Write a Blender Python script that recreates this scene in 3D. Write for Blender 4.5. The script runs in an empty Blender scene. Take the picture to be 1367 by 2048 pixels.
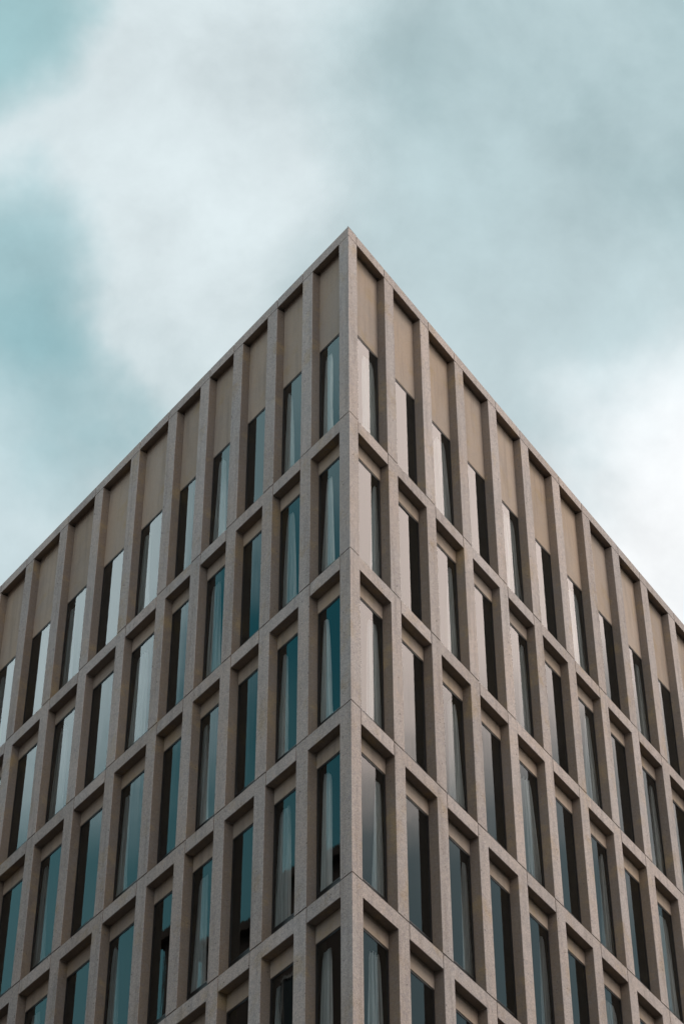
import bpy, bmesh, math, random
from mathutils import Vector, Matrix
random.seed(11)
sc = bpy.context.scene
S = 3.2                                   # one storey in metres
PHI = math.radians(35.2037)               # half of the acute corner angle
R = math.radians

# ------------------------------------------------------------------ camera
yaw, pitch, roll = CAMROT = (-0.0337, 0.7719, -0.0029)
Fw = Vector((-math.sin(yaw)*math.cos(pitch), math.cos(yaw)*math.cos(pitch), math.sin(pitch)))
Rt = Fw.cross(Vector((0, 0, 1))).normalized(); Up = Rt.cross(Fw)
c_, s_ = math.cos(roll), math.sin(roll)
Rt, Up = c_*Rt + s_*Up, -s_*Rt + c_*Up
cam_d = bpy.data.cameras.new('camera'); cam = bpy.data.objects.new('camera', cam_d)
sc.collection.objects.link(cam); sc.camera = cam
cam_d.sensor_fit = 'HORIZONTAL'; cam_d.sensor_width = 36; cam_d.lens = 127.94
cam_d.clip_start = 0.5; cam_d.clip_end = 3000
M = Matrix((Rt, Up, -Fw)).transposed().to_4x4()
M.translation = Vector((-0.3408, -8.9059, -10.9045))*S
cam.matrix_world = M

# ------------------------------------------------------------------ world
SUN_AZ, SUN_EL = 104.0, 48.0               # azimuth clockwise from +Y
def adir(az, el):
    a, e = R(az), R(el)
    return Vector((math.sin(a)*math.cos(e), math.cos(a)*math.cos(e), math.sin(e)))
wd = bpy.data.worlds.new('World'); sc.world = wd; wd.use_nodes = True
nt = wd.node_tree; nt.nodes.clear()
def N(t, **k):
    n = nt.nodes.new(t)
    for a, b in k.items(): setattr(n, a, b)
    return n
def inp(n, i, v):
    if hasattr(v, 'is_output') or isinstance(v, bpy.types.NodeSocket): nt.links.new(v, n.inputs[i])
    else: n.inputs[i].default_value = v
def math_(op, *a, clamp=False):
    n = N('ShaderNodeMath', operation=op, use_clamp=clamp)
    for i, v in enumerate(a): inp(n, i, v)
    return n.outputs[0]
def vmath(op, *a):
    n = N('ShaderNodeVectorMath', operation=op)
    for i, v in enumerate(a): inp(n, i, v)
    return n.outputs['Value'] if op == 'DOT_PRODUCT' else n.outputs[0]
def mixc(f, a, b):
    n = N('ShaderNodeMix', data_type='RGBA'); inp(n, 0, f)
    for i, v in ((6, a), (7, b)):
        if isinstance(v, tuple): v = v + (1,) if len(v) == 3 else v
        inp(n, i, v)
    return n.outputs[2]
def remap(v, a, b, smooth=True, lo=0., hi=1.):
    n = N('ShaderNodeMapRange', interpolation_type='SMOOTHSTEP' if smooth else 'LINEAR')
    inp(n, 0, v); inp(n, 1, a); inp(n, 2, b); inp(n, 3, lo); inp(n, 4, hi)
    return n.outputs[0]
def noise(vec, scale, detail=5, rough=.5, dist=0., off=(0, 0, 0)):
    v = vmath('ADD', vec, off)
    n = N('ShaderNodeTexNoise'); inp(n, 'Vector', v)
    n.inputs['Scale'].default_value = scale; n.inputs['Detail'].default_value = detail
    n.inputs['Roughness'].default_value = rough; n.inputs['Distortion'].default_value = dist
    return n
tc = N('ShaderNodeTexCoord'); D0 = tc.outputs['Generated']
warp = noise(D0, 5.0, 6, .55).outputs['Color']
wv = vmath('SCALE', vmath('SUBTRACT', warp, (.5, .5, .5)), (0, 0, 0)); nt.nodes[-1]
sc_node = wv.node; sc_node.inputs['Scale'].default_value = 0.20
DW = vmath('NORMALIZE', vmath('ADD', D0, wv))
n1 = noise(D0, 3.2, 7, .52, .3, (3.1, 1.7, .4)).outputs[0]
n3 = noise(D0, 15.0, 7, .58, .2, (4.3, 2.7, 8.4)).outputs[0]
n2 = noise(D0, 9.0, 6, .5, .2, (1.3, 7.7, 2.4)).outputs[0]
MID, LIGHT, TEAL, WHITE = (.435, .575, .600), (.63, .725, .745), (.17, .42, .47), (.86, .89, .905)
wis = math_('ADD', math_('MULTIPLY', n1, .5), math_('ADD', math_('MULTIPLY', n2, .3), math_('MULTIPLY', n3, .2)))
col = mixc(remap(wis, .42, .57), MID, LIGHT)
col = mixc(math_('MULTIPLY', remap(n2, .40, .68), .35), col, (.47, .59, .62))
# unseen cover behind the viewer, tinted as fill light: cool left, warm right
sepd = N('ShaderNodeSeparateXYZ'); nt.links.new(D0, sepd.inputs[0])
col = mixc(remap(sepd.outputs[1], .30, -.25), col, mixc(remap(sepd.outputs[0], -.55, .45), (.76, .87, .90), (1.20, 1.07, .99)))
def blob(az, el, r_in, r_out, c, s=1.0):
    global col
    d = vmath('DOT_PRODUCT', DW, tuple(adir(az, el)))
    w = remap(d, math.cos(R(r_out)), math.cos(R(r_in)))
    col = mixc(math_('MULTIPLY', w, s), col, c)
# what the photograph shows overhead
blob(-4.5, 54, 2, 7.5, (.70, .785, .805), .8)
blob(12, 54, 2, 7.5, (.43, .575, .60), .7)
blob(6, 49, 1, 5, (.49, .61, .635), .6)
blob(-10.6, 48.6, .2, 3.2, (.25, .465, .505), .72)
blob(-8.8, 46.3, .2, 3.0, (.26, .475, .515), .65)
blob(-15.0, 54.5, .3, 3, (.25, .48, .51), .75)
blob(-13, 42.5, 1, 5.5, (.56, .68, .71), .8)
blob(14.5, 43, 1.5, 6.5, WHITE, .95)
blob(11.5, 41, 1, 6, (.90, .915, .92), .9)
n4 = noise(D0, 26.0, 8, .62, .25, (2.3, 5.7, 1.4)).outputs[0]
mot = math_('ADD', remap(n3, .25, .75, False, .84, 1.20), math_('ADD', math_('MULTIPLY', math_('SUBTRACT', n2, .5), .35), math_('MULTIPLY', math_('SUBTRACT', n4, .5), .30)))
cm = N('ShaderNodeVectorMath', operation='SCALE'); nt.links.new(col, cm.inputs[0]); nt.links.new(mot, cm.inputs['Scale'])
col = mixc(.72, col, cm.outputs[0])
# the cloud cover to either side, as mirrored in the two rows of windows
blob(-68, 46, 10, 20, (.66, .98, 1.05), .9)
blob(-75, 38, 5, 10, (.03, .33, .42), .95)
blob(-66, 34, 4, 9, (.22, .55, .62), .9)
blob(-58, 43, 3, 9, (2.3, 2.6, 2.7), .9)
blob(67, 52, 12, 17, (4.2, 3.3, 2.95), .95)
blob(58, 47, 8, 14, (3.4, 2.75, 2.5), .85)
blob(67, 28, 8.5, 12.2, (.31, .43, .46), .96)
sky = N('ShaderNodeTexSky', sky_type='NISHITA', sun_disc=False)
sky.sun_elevation = R(SUN_EL); sky.sun_rotation = R(SUN_AZ)
skys = N('ShaderNodeVectorMath', operation='SCALE'); nt.links.new(sky.outputs[0], skys.inputs[0]); skys.inputs['Scale'].default_value = .9
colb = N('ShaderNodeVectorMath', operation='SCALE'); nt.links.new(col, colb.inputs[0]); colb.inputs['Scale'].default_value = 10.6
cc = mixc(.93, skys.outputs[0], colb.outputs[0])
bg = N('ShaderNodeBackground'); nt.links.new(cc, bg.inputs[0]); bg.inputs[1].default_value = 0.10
wo = N('ShaderNodeOutputWorld'); nt.links.new(bg.outputs[0], wo.inputs[0])

sun_d = bpy.data.lights.new('sun', 'SUN'); sun_d.energy = 1.5; sun_d.angle = R(25); sun_d.color = (1, .87, .75)
sun = bpy.data.objects.new('sun', sun_d); sc.collection.objects.link(sun)
sun.rotation_euler = (-adir(SUN_AZ, SUN_EL)).to_track_quat('-Z', 'Y').to_euler()
sc.view_settings.view_transform = 'Standard'; sc.view_settings.look = 'None'
sc.view_settings.exposure = 0.0; sc.view_settings.gamma = 1.0; sc.view_settings.use_curve_mapping = False
sc.render.engine = 'CYCLES'
sc.cycles.max_bounces = 8; sc.cycles.transparent_max_bounces = 12

# ------------------------------------------------------------------ materials
def mat(name):
    global nt
    m = bpy.data.materials.new(name); m.use_nodes = True; nt = m.node_tree; nt.nodes.clear()
    o = N('ShaderNodeOutputMaterial')
    return m, o
def bsdf(o, colour, rough=.85, spec=.3, bump=None):
    b = N('ShaderNodeBsdfPrincipled')
    inp(b, 'Base Color', colour + (1,) if isinstance(colour, tuple) else colour)
    inp(b, 'Roughness', rough); b.inputs['Specular IOR Level'].default_value = spec
    if bump is not None: nt.links.new(bump, b.inputs['Normal'])
    nt.links.new(b.outputs[0], o.inputs[0]); return b
def bump(h, strength, dist):
    n = N('ShaderNodeBump'); n.inputs['Strength'].default_value = strength; n.inputs['Distance'].default_value = dist
    nt.links.new(h, n.inputs['Height']); return n.outputs[0]

def concrete(name, base, warm, cool, speck, pits, yellow):
    m, o = mat(name)
    P = N('ShaderNodeNewGeometry').outputs['Position']
    oi = N('ShaderNodeObjectInfo').outputs['Random']
    big = noise(P, .55, 4, .55).outputs[0]
    c = mixc(remap(big, .3, .7), warm, cool)
    mid = noise(P, 3.1, 5, .6, off=(9, 2, 4)).outputs[0]
    c = mixc(math_('MULTIPLY', remap(mid, .35, .70), .5), c, base)
    c = mixc(math_('MULTIPLY', remap(noise(P, 1.1, 6, .65, off=(3, 44, 8)).outputs[0], .48, .72), .30), c, (.27, .25, .235))
    # iron-yellow weathering, in soft patches
    st = noise(P, 1.7, 3, .6, off=(31, 5, 17)).outputs[0]
    c = mixc(math_('MULTIPLY', remap(st, .52, .75), yellow), c, (.40, .30, .17))
    # faint vertical wash marks
    pv = vmath('MULTIPLY', P, (7, 7, .5))
    ws = noise(pv, 1.0, 4, .6).outputs[0]
    c = mixc(math_('MULTIPLY', remap(ws, .45, .75), .38), c, (.19, .165, .15))
    # aggregate: coarse and fine stones
    vo = N('ShaderNodeTexVoronoi'); vo.inputs['Scale'].default_value = 72; nt.links.new(P, vo.inputs['Vector'])
    sep = N('ShaderNodeSeparateColor'); nt.links.new(vo.outputs['Color'], sep.inputs[0])
    vo2 = N('ShaderNodeTexVoronoi'); vo2.inputs['Scale'].default_value = 26; nt.links.new(P, vo2.inputs['Vector'])
    sep2 = N('ShaderNodeSeparateColor'); nt.links.new(vo2.outputs['Color'], sep2.inputs[0])
    k = math_('ADD', math_('MULTIPLY', math_('SUBTRACT', sep.outputs[0], .5), speck),
              math_('MULTIPLY', math_('SUBTRACT', sep2.outputs[1], .5), speck*.12))
    k = math_('ADD', math_('ADD', k, 1.0), math_('MULTIPLY', math_('SUBTRACT', oi, .5), .20))
    cs = N('ShaderNodeVectorMath', operation='SCALE'); nt.links.new(c, cs.inputs[0]); nt.links.new(k, cs.inputs['Scale'])
    # hue wobble of single stones
    c = mixc(math_('MULTIPLY', math_('GREATER_THAN', sep2.outputs[2], .86), .35*min(1, speck*2)), cs.outputs[0], (.27, .26, .29))
    # air holes
    vp = N('ShaderNodeTexVoronoi'); vp.inputs['Scale'].default_value = 11; nt.links.new(P, vp.inputs['Vector'])
    sp = N('ShaderNodeSeparateColor'); nt.links.new(vp.outputs['Color'], sp.inputs[0])
    rad = math_('MULTIPLY', sp.outputs[0], .17)
    hole = math_('MULTIPLY', math_('LESS_THAN', vp.outputs['Distance'], rad), math_('GREATER_THAN', sp.outputs[1], .55))
    c = mixc(math_('MULTIPLY', hole, pits), c, (.05, .045, .04))
    hgt = math_('SUBTRACT', math_('MULTIPLY', sep.outputs[0], .4), math_('MULTIPLY', hole, 1.0*pits))
    bsdf(o, c, .82, .3, bump(hgt, .5*min(1, speck*2), .004))
    return m
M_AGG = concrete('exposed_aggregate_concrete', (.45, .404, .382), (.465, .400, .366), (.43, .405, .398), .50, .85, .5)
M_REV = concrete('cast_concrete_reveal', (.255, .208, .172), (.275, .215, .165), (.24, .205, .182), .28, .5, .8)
M_FAS = concrete('smooth_concrete_panel', (.41, .332, .268), (.425, .334, .256), (.39, .334, .290), .14, .1, .55)

m, o = mat('dark_bronze_frame'); bsdf(o, (.012, .012, .013), .45, .4); M_FRAME = m
m, o = mat('dark_window_rail'); bsdf(o, (.010, .010, .011), .35, .4); M_RAIL = m

m, o = mat('coated_glass')
P = N('ShaderNodeNewGeometry').outputs['Position']
gn = noise(vmath('MULTIPLY', P, (5, 5, .35)), 1.0, 3, .5).outputs[0]
nb = bump(gn, .02, .02)
# no two panes sit quite alike in their frames
wn = N('ShaderNodeTexWhiteNoise', noise_dimensions='1D'); nt.links.new(N('ShaderNodeObjectInfo').outputs['Random'], wn.inputs['W'])
tl_ = N('ShaderNodeVectorMath', operation='SCALE'); nt.links.new(vmath('SUBTRACT', wn.outputs['Color'], (.5, .5, .5)), tl_.inputs[0]); tl_.inputs['Scale'].default_value = .022
nb = vmath('NORMALIZE', vmath('ADD', nb, tl_.outputs[0]))
fr = N('ShaderNodeFresnel'); fr.inputs['IOR'].default_value = 1.55
fac = math_('ADD', math_('MULTIPLY', fr.outputs[0], 1.0), .0, clamp=True)
gl = N('ShaderNodeBsdfGlossy'); gl.inputs['Roughness'].default_value = .015; nt.links.new(nb, gl.inputs['Normal'])
gl.inputs['Color'].default_value = (.95, 1, 1, 1)
tr = N('ShaderNodeBsdfTransparent'); tr.inputs[0].default_value = (.86, .92, .93, 1)
mx = N('ShaderNodeMixShader'); nt.links.new(fac, mx.inputs[0]); nt.links.new(tr.outputs[0], mx.inputs[1]); nt.links.new(gl.outputs[0], mx.inputs[2])
nt.links.new(mx.outputs[0], o.inputs[0]); M_GLASS = m

m, o = mat('sheer_white_curtain')
df = N('ShaderNodeBsdfDiffuse'); df.inputs[0].default_value = (.88, .88, .87, 1)
tl = N('ShaderNodeBsdfTranslucent'); tl.inputs[0].default_value = (.85, .85, .85, 1)
mx = N('ShaderNodeMixShader'); mx.inputs[0].default_value = .2
nt.links.new(df.outputs[0], mx.inputs[1]); nt.links.new(tl.outputs[0], mx.inputs[2])
# sheer cloth: one layer seen square-on is half open, gathered folds close up
lw = N('ShaderNodeLayerWeight'); lw.inputs['Blend'].default_value = .5
uvn = N('ShaderNodeUVMap')
fold_bands = noise(vmath('MULTIPLY', uvn.outputs[0], (26, .7, 1)), 1.0, 4, .6).outputs[0]  # vertical bands that put light and dark folds into the coverage
cov = math_('ADD', remap(lw.outputs['Facing'], .15, .75, True, .48, .95), remap(fold_bands, .35, .65, True, -.12, .30), clamp=True)
tp = N('ShaderNodeBsdfTransparent'); mt = N('ShaderNodeMixShader'); nt.links.new(cov, mt.inputs[0])
nt.links.new(tp.outputs[0], mt.inputs[1]); nt.links.new(mx.outputs[0], mt.inputs[2]); nt.links.new(mt.outputs[0], o.inputs[0]); M_CURT = m

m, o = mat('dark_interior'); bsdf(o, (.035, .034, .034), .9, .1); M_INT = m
m, o = mat('roof_gravel'); P = N('ShaderNodeNewGeometry').outputs['Position']
bsdf(o, mixc(noise(P, 30, 4).outputs[0], (.16, .16, .15), (.30, .29, .27)), .95); M_ROOF = m
m, o = mat('asphalt'); P = N('ShaderNodeNewGeometry').outputs['Position']
bsdf(o, mixc(noise(P, 1.2, 6, .7).outputs[0], (.04, .04, .042), (.075, .073, .07)), .9); M_ASPH = m
m, o = mat('paving'); P = N('ShaderNodeNewGeometry').outputs['Position']
bk = N('ShaderNodeTexBrick'); nt.links.new(P, bk.inputs['Vector']); bk.inputs['Scale'].default_value = 1.4
bk.inputs['Color1'].default_value = (.12, .117, .11, 1); bk.inputs['Color2'].default_value = (.10, .097, .093, 1); bk.inputs['Mortar'].default_value = (.12, .12, .11, 1)
bk.inputs['Mortar Size'].default_value = .012
bsdf(o, bk.outputs[0], .9); M_PAVE = m
m, o = mat('dark_brick'); P = N('ShaderNodeNewGeometry').outputs['Position']
bsdf(o, mixc(noise(P, 2.0, 6, .7).outputs[0], (.060, .048, .043), (.10, .078, .068)), .9); M_BRICK = m
m, o = mat('grey_stone'); P = N('ShaderNodeNewGeometry').outputs['Position']
bsdf(o, mixc(noise(P, 1.3, 6, .7).outputs[0], (.10, .092, .085), (.15, .138, .125)), .9); M_STONE = m
m, o = mat('dull_glass'); bsdf(o, (.02, .025, .028), .12, .5); M_DULL = m
m, o = mat('pale_window_frame'); bsdf(o, (.35, .34, .33), .5, .4); M_PALE = m

# ------------------------------------------------------------------ building helpers
col_ = sc.collection
def link(name, me, parent=None, kind=None):
    ob = bpy.data.objects.new(name, me); col_.objects.link(ob)
    if parent is not None: ob.parent = parent
    if kind: ob['kind'] = kind
    return ob
def tag(o, label, cat, group=None):
    o['label'] = label; o['category'] = cat
    if group: o['group'] = group
def finish(bm, name, mats, bev=0):
    bmesh.ops.remove_doubles(bm, verts=bm.verts, dist=1e-5)
    bmesh.ops.recalc_face_normals(bm, faces=bm.faces)
    if bev:
        ed = [e for e in bm.edges if len(e.link_faces) == 2 and e.calc_face_angle(0) > .5]
        bmesh.ops.bevel(bm, geom=ed, offset=bev, segments=1, affect='EDGES', clamp_overlap=True)
    me = bpy.data.meshes.new(name); bm.to_mesh(me); bm.free()
    for m in mats: me.materials.append(m)
    return me
SW = math.sin(PHI); CW = math.cos(PHI)
ROT = {1: math.pi/2 - PHI, -1: PHI - math.pi/2}
TRI = math.tan(PHI)
def W(side, t, dep, z):                   # facade coordinates -> world
    return Vector((side*(SW*t - CW*dep), CW*t + SW*dep, z))*S
def place(ob, side, t, z):
    ob.location = W(side, t, 0, z); ob.rotation_euler = (0, 0, ROT[side])
def extrude(bm, pts, dep0, dep1, side, mitre=False, lift=0., liftset=(), local=True, smooth_mat=1, skip=()):
    """outline pts [(t,z)] extruded in depth; front faces get slot 0, the rest slot 1"""
    f, b = [], []
    for i, (t, z) in enumerate(pts):
        tb = t; ta = t
        if mitre and abs(t) < 1e-9:
            tb = dep1/TRI; ta = dep0/TRI
        zb = z + (lift if i in liftset else 0)
        if local:
            f.append(bm.verts.new((side*ta*S, dep0*S, z*S))); b.append(bm.verts.new((side*tb*S, dep1*S, zb*S)))
        else:
            f.append(bm.verts.new(W(side, ta, dep0, z))); b.append(bm.verts.new(W(side, tb, dep1, zb)))
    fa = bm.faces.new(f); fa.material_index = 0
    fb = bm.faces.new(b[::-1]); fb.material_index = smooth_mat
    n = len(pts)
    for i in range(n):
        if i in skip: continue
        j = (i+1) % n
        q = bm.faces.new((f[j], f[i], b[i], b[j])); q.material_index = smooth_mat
def outline(t0, t1, ztop, zb, legs, zleg):
    """clockwise ring of a band with downward legs; returns pts and indices of soffit corners"""
    pts = [(t0, ztop), (t1, ztop)]; sof = []
    if not legs:
        pts += [(t1, zb), (t0, zb)]; return pts, [2, 3]
    legs = sorted(legs, reverse=True)
    x = t1
    for (a, b_) in legs:
        if b_ < x - 1e-9: sof += [len(pts), len(pts)+1]; pts += [(x, zb), (b_, zb)]
        pts += [(b_, zleg), (a, zleg)]; x = a
    if x > t0 + 1e-9: sof += [len(pts), len(pts)+1]; pts += [(x, zb), (t0, zb)]
    return pts, sof

# facade grid, in storeys
PW, W0, DEP, D_FAC = .0964, .088, .0615, .053
NB = 12
TL = [0.0] + [.3452 + .3500*k for k in range(5)] + [1.7452 + .4172*k for k in range(1, NB-4)]
TR = [0.0] + [.3838 + .3923*k for k in range(NB)]
EDGE = {-1: TL, 1: TR}
def near(s, p): return 0.0 if p == 0 else EDGE[s][p]
def far(s, p): return W0 if p == 0 else EDGE[s][p] + PW
COPE, Z1, BAND = .077, -1.4744, -.0902
NROW = 10                                 # bands 1..10 under the coping
ZG = -11.40                               # street level
G = .0026                                 # half a joint
def zband(r): return Z1 - (r-1)

bld = bpy.data.objects.new('office_building', None); col_.objects.link(bld)
bld.location = (0, 0, 0)
tag(bld, 'sharp-cornered concrete office block with a grid of tall narrow windows', 'building')

BEV = .006
cache = {}
def long_piece(s, p, r):                  # band over one bay with the piers at both of its ends
    w = far(s, p+1) - near(s, p)
    zt = zband(r); nxt = (zband(r+1) if r < NROW else ZG)
    key = ('L', s, round(w, 4), r == NROW)
    if key not in cache:
        bm = bmesh.new()
        gp = near(s, p+1) - near(s, p)
        pts, sof = outline(G, w-G, -G, BAND, [(G, PW), (gp, w-G)], nxt-zt+G)
        extrude(bm, pts, 0, DEP, s, lift=.006, liftset=sof)
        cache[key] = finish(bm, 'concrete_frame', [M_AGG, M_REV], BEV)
    ob = link('concrete_frame', cache[key], bld); place(ob, s, near(s, p), zt)
def beam(s, p, r):                        # infill beam between pier p and pier p+1
    a, b_ = far(s, p), near(s, p+1); w = b_-a; zt = zband(r) if r else COPE
    key = ('B', s, round(w, 4), r == 0)
    if key not in cache:
        bm = bmesh.new()
        if r: pts, sof = outline(G, w-G, -G, BAND, [], 0); extrude(bm, pts, 0, DEP, s, lift=.006, liftset=sof)
        else: pts, sof = outline(G, w-G, 0, -COPE, [], 0); extrude(bm, pts, 0, .14, s, lift=.05, liftset=sof)
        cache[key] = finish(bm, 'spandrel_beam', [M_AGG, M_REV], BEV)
    ob = link('spandrel_beam' if r else 'coping_beam', cache[key], bld); place(ob, s, a, zt)
def coping(s, p):
    w = far(s, p+1) - near(s, p); key = ('C', s, round(w, 4))
    if key not in cache:
        bm = bmesh.new(); pts, sof = outline(G, w-G, 0, -COPE, [], 0)
        extrude(bm, pts, 0, .14, s, lift=.05, liftset=sof)
        cache[key] = finish(bm, 'coping_beam', [M_AGG, M_REV], BEV)
    ob = link('coping_beam', cache[key], bld); place(ob, s, near(s, p), COPE)
def corner_piece(r, ext):                 # ext = side whose first bay belongs to the corner element
    bm = bmesh.new()
    if r == 0:
        zt, zb, dep, lift = COPE, 0., .14, .05
    else:
        zt, zb, dep, lift = zband(r)-G, zband(r)+BAND, DEP, .006
    nxt = (zband(r+1) if r < NROW else ZG) + G
    for s in (-1, 1):
        t1 = far(s, 1)-G if s == ext else W0-G
        if r == 0: pts, sof = outline(0, t1, zt, zb, [], 0)
        else: pts, sof = outline(0, t1, zt, zb, [(0, W0)] + ([(near(s, 1), t1)] if s == ext else []) if s == ext else [(0, t1)], nxt)
        # the last ring edge closes at t = 0: it lies on the mitre plane and is left open
        extrude(bm, pts, 0, dep, s, mitre=True, lift=lift, liftset=sof, local=False, skip=(len(pts)-1,))
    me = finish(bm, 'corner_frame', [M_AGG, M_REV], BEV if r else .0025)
    link('corner_coping' if r == 0 else 'corner_frame', me, bld)

for r in range(0, NROW+1):
    A = (r == 0) or (r % 2 == 1)          # the joints shift by one pier from storey to storey
    corner_piece(r, -1 if A else 1)
    for s in (-1, 1):
        first = 0 if ((s == 1) == A) else 1      # pier after which the first infill beam sits
        p = first
        while p < NB:
            beam(s, p, r)
            if p+1 < NB:
                if p+2 <= NB:
                    (coping(s, p+1) if r == 0 else long_piece(s, p+1, r))
            p += 2
# piers of the top storey
def pier_mesh(s):
    bm = bmesh.new(); extrude(bm, [(0, -G), (PW, -G), (PW, Z1+G), (0, Z1+G)], 0, DEP, s)
    return finish(bm, 'pier', [M_AGG, M_REV], BEV)
PM = {s: pier_mesh(s) for s in (-1, 1)}
for s in (-1, 1):
    for p in range(1, NB+1):
        ob = link('pier', PM[s], bld); place(ob, s, near(s, p), 0)
bm = bmesh.new()
for s in (-1, 1):
    extrude(bm, [(0, -G), (W0, -G), (W0, Z1+G), (0, Z1+G)], 0, DEP, s, mitre=True, local=False, skip=(3,))
link('corner_pier', finish(bm, 'corner_pier', [M_AGG, M_REV], BEV), bld)

# fascia panels, windows
FB0, FB = -.672, -.1826                    # underside of the panel: top storey / the others
def box(bm, t0, t1, d0, d1, z0, z1, s, mi=0):
    c = [bm.verts.new((s*t*S, d*S, z*S)) for t in (t0, t1) for d in (d0, d1) for z in (z0, z1)]
    for q in ((0, 1, 3, 2), (4, 6, 7, 5), (0, 4, 5, 1), (2, 3, 7, 6), (0, 2, 6, 4), (1, 5, 7, 3)):
        f = bm.faces.new([c[i] for i in q]); f.material_index = mi
def simple(bm, name, mats, bev=0): return finish(bm, name, mats, bev)
SIDE, TOPR, BOTR, GD = .010, .010, .086, .0580
SKIN = {}
def bay(s, p, r):                         # opening between pier p and p+1 on storey r
    a, b_ = far(s, p), near(s, p+1)
    w = b_-a
    ztop = .020 if r == 0 else zband(r) + BAND + .0045
    zf = FB0 if r == 0 else zband(r) + FB
    zs = zband(r+1) if r < NROW else ZG
    k = (s, round(w, 4), r == 0, r == NROW, p == 0)
    if k not in SKIN:
        e = .0012
        bm = bmesh.new(); pe = e if p else .0025
        box(bm, pe, w-e, D_FAC, DEP-.0003, zf-ztop, 0, s); f1 = simple(bm, 'fascia_panel', [M_FAS], .003)
        hz = zf - zs - .004
        bm = bmesh.new(); d0, d1 = .0555, .0612
        box(bm, pe, SIDE, d0, d1, -hz, 0, s); box(bm, w-SIDE, w-e, d0, d1, -hz, 0, s)
        box(bm, SIDE, w-SIDE, d0, d1, -TOPR, 0, s)
        f2 = simple(bm, 'window', [M_FRAME])
        bm = bmesh.new(); box(bm, SIDE, w-SIDE, d0+.0003, d1-.0003, -hz, -hz+BOTR, s)
        box(bm, SIDE+.001, w-SIDE-.001, d0-.0012, d0+.0003, -hz+BOTR-.010, -hz+BOTR-.001, s)
        f4 = simple(bm, 'bottom_rail', [M_RAIL])
        bm = bmesh.new(); box(bm, SIDE, w-SIDE, GD, GD+.0022, -hz+BOTR, -TOPR, s)
        # only the outer skin of the pane is kept
        bm2 = bmesh.new()
        vs = [bm2.verts.new((s*t*S, GD*S, z*S)) for t, z in ((SIDE, -TOPR), (w-SIDE, -TOPR), (w-SIDE, -hz+BOTR), (SIDE, -hz+BOTR))]
        f = bm2.faces.new(vs if s < 0 else vs[::-1]); bm.free()
        me = bpy.data.meshes.new('glass_pane'); bm2.to_mesh(me); bm2.free(); me.materials.append(M_GLASS)
        SKIN[k] = (f1, f2, f4, me)
    f1, f2, f4, f3 = SKIN[k]
    ob = link('fascia_panel', f1, bld); place(ob, s, a, ztop)
    win = link('window', f2, bld); place(win, s, a, zf-.002)
    link('glass_pane', f3, win); link('bottom_rail', f4, win)
for s in (-1, 1):
    for r in range(0, NROW+1):
        for p in range(NB): bay(s, p, r)

# floors, core and roof
TE = {s: far(s, NB) for s in (-1, 1)}
def plan(dep):                            # plan polygon set back from both faces
    tip = W(1, dep/TRI, dep, 0)
    r_ = W(1, TE[1], dep, 0); l_ = W(-1, TE[-1], dep, 0)
    back = Vector((0, r_.y + 9.0, 0))
    return [tip, r_, back, l_]
def prism(pl, z0, z1, name, m, parent, kind=None):
    bm = bmesh.new()
    a = [bm.verts.new((v.x, v.y, z0*S)) for v in pl]; b_ = [bm.verts.new((v.x, v.y, z1*S)) for v in pl]
    bm.faces.new(a[::-1]); bm.faces.new(b_)
    for i in range(len(pl)):
        j = (i+1) % len(pl); bm.faces.new((a[i], a[j], b_[j], b_[i]))
    return link(name, finish(bm, name, [m]), parent, kind)
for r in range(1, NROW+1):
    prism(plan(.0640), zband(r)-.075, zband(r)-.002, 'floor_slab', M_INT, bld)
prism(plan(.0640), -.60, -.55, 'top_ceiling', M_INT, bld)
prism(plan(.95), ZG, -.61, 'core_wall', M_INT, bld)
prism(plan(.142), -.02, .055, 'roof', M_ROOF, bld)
for s in (-1, 1):                          # blind ends of the two wings
    pl = plan(.064); e = pl[1] if s == 1 else pl[3]; b_ = pl[2]
    d = (b_-e).normalized(); n = Vector((d.y, -d.x, 0))*s*.18
    prism([e, b_, b_+n, e+n] if s == 1 else [e, b_, b_+n, e+n], ZG, .0, 'end_wall', M_FAS, bld)

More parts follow.
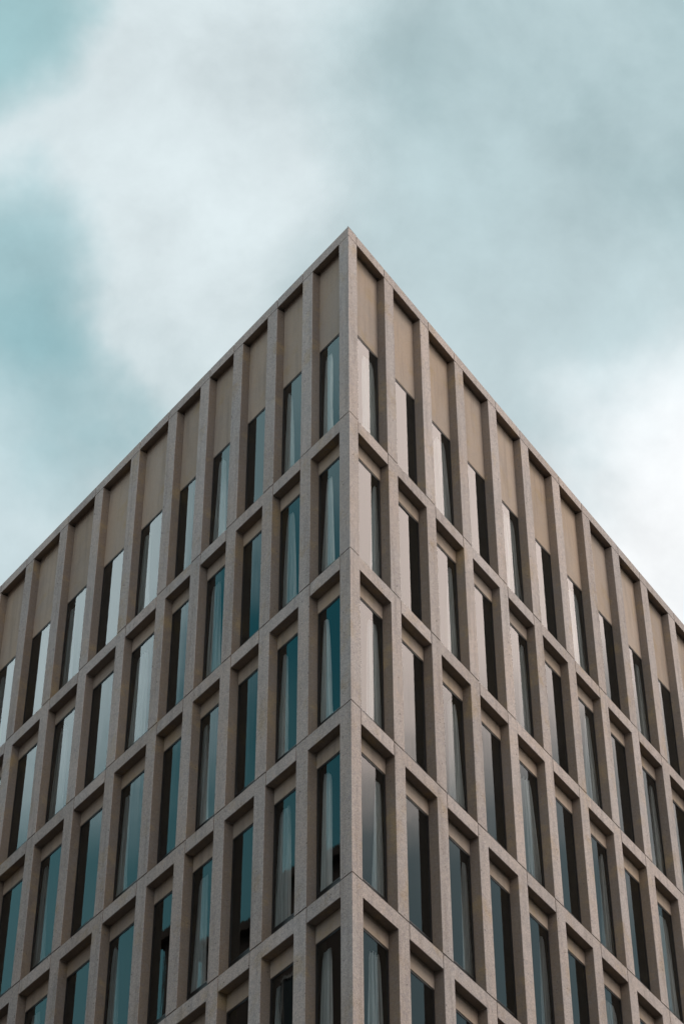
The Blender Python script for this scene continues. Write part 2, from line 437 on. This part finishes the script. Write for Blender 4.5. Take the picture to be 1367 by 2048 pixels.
# ------------------------------------------------------------------ curtains
ORD = ['first', 'second', 'third', 'fourth', 'fifth', 'sixth', 'seventh', 'eighth', 'ninth', 'tenth', 'eleventh', 'twelfth']
def curtain(s, p, r, prof, tone=None):
    """prof: (top0, top1, bottom0, bottom1) as fractions of the bay, counted from the corner outwards"""
    rnd = random.Random(s*1000 + p*37 + r*101)
    a, b_ = far(s, p), near(s, p+1); w = b_-a
    zt = (FB0 if r == 0 else zband(r)+FB) - .035; zb = (zband(r+1) if r < NROW else ZG) + .02
    nu, nv = 64, 16
    dep = .086 + rnd.uniform(-.003, .003)
    folds = rnd.randint(3, 5); ph = rnd.uniform(0, 6); ph2 = rnd.uniform(0, 6)
    bm = bmesh.new(); g = []
    for j in range(nv+1):
        v = j/nv; row = []
        ev = v**.8
        sh = .08 if prof[2] < .7 else .02
        x0 = prof[0] + sh + (prof[2]-prof[0])*ev; x1 = prof[1] + (prof[3]-prof[1])*ev
        # a gathered head: the outer edges draw in a little at the very top
        g_ = .10*math.exp(-v*36)*(x1-x0)
        x0 += g_; x1 -= g_*1.3
        for i in range(nu+1):
            u = i/nu
            uu = u + .030*math.sin(2.3*u*6.28+ph2+v*1.3)
            t = (x0 + (x1-x0)*uu)*w
            amp = .0105*(.6 + .6*v)
            d = dep + amp*math.sin(u*folds*6.283 + ph + .9*math.sin(v*2.2+ph2)) + amp*.45*math.sin(u*(folds*2.3)*6.283 + ph2 + v)
            edge = .02*abs(math.sin(u*folds*3.14+ph))*math.exp(-v*20)
            row.append(bm.verts.new((s*t*S, d*S, (zt + (zb-zt)*v - edge)*S)))
        g.append(row)
    uvl = bm.loops.layers.uv.new('UVMap'); off = rnd.random()*20
    for j in range(nv):
        for i in range(nu):
            f = bm.faces.new((g[j][i], g[j][i+1], g[j+1][i+1], g[j+1][i])); f.smooth = True
            for lp, (a_, b2) in zip(f.loops, ((i, j), (i+1, j), (i+1, j+1), (i, j+1))): lp[uvl].uv = (a_/nu+off, b2/nv+off)
    me = bpy.data.meshes.new('curtain'); bm.to_mesh(me); bm.free(); me.materials.append(M_CURT)
    ob = link('curtain', me); 
    # origin at the head of the curtain: a plain top-level object
    ob.location = W(s, a, 0, 0); ob.rotation_euler = (0, 0, ROT[s])
    wide = (prof[3]-prof[2]) > .42
    where = 'top storey' if r == 0 else ORD[r] + ' storey from the top'
    tag(ob, '%s white curtain in the %s window %s of the corner, %s' % ('full' if wide else 'narrow', ORD[p], 'left' if s < 0 else 'right', where),
        'curtain', 'white curtains behind the windows')
FULL = (.60, .88, .52, 1.00); WIDE = (.60, .90, .52, 1.0); SLIM = (.86, .97, .70, 1.05); THIN = (.80, .92, .78, 1.02)
CUR = {
 (-1, 0): {0: (.64, .88, .62, 1.0), 1: (.62, .86, .52, .98), 2: (.76, .92, .60, 1.0), 3: (.64, .92, .62, 1.0), 4: (.62, .90, .60, 1.0), 5: SLIM},
 (-1, 1): {0: SLIM, 1: (.58, .86, .46, .98), 2: THIN, 3: (.54, .90, .50, 1.0), 4: (.84, .92, .78, .98), 5: SLIM},
 (-1, 3): {0: WIDE, 1: (.55, .9, .48, 1.0), 2: SLIM, 3: (.52, .90, .46, 1.0), 4: SLIM},
 (-1, 5): {0: SLIM, 1: (.52, .9, .46, 1.0), 2: SLIM, 3: SLIM, 4: (.5, .88, .45, 1.0)},
 (-1, 7): {0: SLIM, 1: WIDE, 2: SLIM, 3: (.55, .9, .5, 1.0)},
 (-1, 9): {0: SLIM, 1: (.5, .9, .5, 1.0), 2: SLIM},
 (1, 0): {0: (.55, .95, .52, 1.12), 1: (.90, 1.0, .80, 1.06), 2: (.62, .95, .56, 1.06), 3: SLIM, 4: (.56, .9, .50, 1.0), 5: SLIM},
 (1, 2): {0: (.50, .95, .48, 1.10), 1: SLIM, 2: (.55, .94, .52, 1.08), 3: (.88, 1.0, .74, 1.08), 4: SLIM},
 (1, 4): {0: (.45, .94, .42, 1.10), 1: SLIM, 2: (.50, .90, .48, 1.10), 3: SLIM, 4: SLIM},
 (1, 6): {0: (.50, .95, .46, 1.08), 1: (.7, .97, .55, 1.06), 2: SLIM, 3: (.50, .92, .46, 1.06)},
 (1, 8): {0: SLIM, 1: SLIM, 2: (.50, .92, .46, 1.06)},
}
for (s, p), d in CUR.items():
    for r, prof in d.items(): curtain(s, p, r, prof)

# ------------------------------------------------------------------ street and the block across the way
def slab(x0, y0, x1, y1, z0, z1, name, m, kind='structure'):
    return prism([Vector((x0, y0, 0)), Vector((x1, y0, 0)), Vector((x1, y1, 0)), Vector((x0, y1, 0))], z0, z1, name, m, None, kind)
slab(-900, -900, 900, 900, ZG-.3, ZG-.045, 'road', M_ASPH)
pl = [W(1, -1.6, -.0, 0), W(1, 6.5, -1.1, 0), Vector((0, 40, 0)), W(-1, 6.5, -1.1, 0)]
pl[0] = Vector((0, -6.5, 0))
prism(pl, ZG-.2, ZG-.002, 'pavement', M_PAVE, None, 'structure')
def block(name, label, C0, u_, Lu, Dv, oz, nfl, nk, m_wall, side_face=True):
    v_ = Vector((u_.y, -u_.x, 0)); OZ = oz/S
    opp = bpy.data.objects.new(name, None); col_.objects.link(opp); tag(opp, label, 'building')
    prism([C0, C0+v_*Dv, C0+v_*Dv+u_*Lu, C0+u_*Lu], ZG-.04, OZ, 'wall', m_wall, opp)
    prism([C0-v_*.25-u_*.25, C0+v_*(Dv+.2)-u_*.25, C0+v_*(Dv+.2)+u_*(Lu+.2), C0+u_*(Lu+.2)-v_*.25], OZ+.002, OZ+.10, 'cornice', m_wall, opp)
    def obx(bm, a0, a1, d0, d1, z0, z1):
        c = [bm.verts.new(Vector((0, 0, z)) + u_*a - v_*d) for a in (a0, a1) for d in (d0, d1) for z in (z0, z1)]
        for q in ((0, 1, 3, 2), (4, 6, 7, 5), (0, 4, 5, 1), (2, 3, 7, 6), (0, 2, 6, 4), (1, 5, 7, 3)): bm.faces.new([c[i] for i in q])
    bm = bmesh.new()
    obx(bm, 0, .08, 0, .07, 0, 1.9); obx(bm, 1.12, 1.2, 0, .07, 0, 1.9); obx(bm, .08, 1.12, 0, .07, 1.82, 1.9); obx(bm, .08, 1.12, 0, .07, 0, .08); obx(bm, .57, .63, 0, .07, .08, 1.82)
    WM = finish(bm, 'window', [M_PALE])
    bm = bmesh.new(); obx(bm, .08, 1.12, .0, .02, .08, 1.82); WG = finish(bm, 'pane', [M_DULL])
    for fl in range(nfl):
        for k in range(nk):
            w_ = link('window', WM, opp)
            w_.location = C0 + u_*(1.0+k*(Lu-1.8)/nk) - v_*.003 + Vector((0, 0, ZG*S + 3.2 + fl*3.7))
            link('pane', WG, w_)
block('brick_building', 'dark brick block across the street mirrored in the lowest left windows',
      Vector((-26.7, 13.6, 0)), Vector((.416, -.909, 0)), 24, 14, 4.55, 10, 9, M_BRICK)
block('brick_building', 'unseen low brick block added beyond the tall one on the left to cut low sky light',
      Vector((-42, 47, 0)), Vector((.416, -.909, 0)), 36, 12, -9.0, 6, 12, M_BRICK)  # unseen, added to keep low sky light off the facade
block('added_stone_building', 'long unseen stone block added across the right hand street to darken the soffits',
      Vector((14, -22, 0)), Vector((SW, CW, 0)), 70, 14, -9.0, 6, 22, M_STONE)  # added out of view so soffits and lower floors go darker
block('added_stone_building', 'unseen stone block added behind the viewer to shade the lower facade',
      Vector((-24, -52, 0)), Vector((1, 0, 0)), 44, 14, -7.0, 7, 14, M_STONE)  # unseen block added to hide the bright horizon from the facade
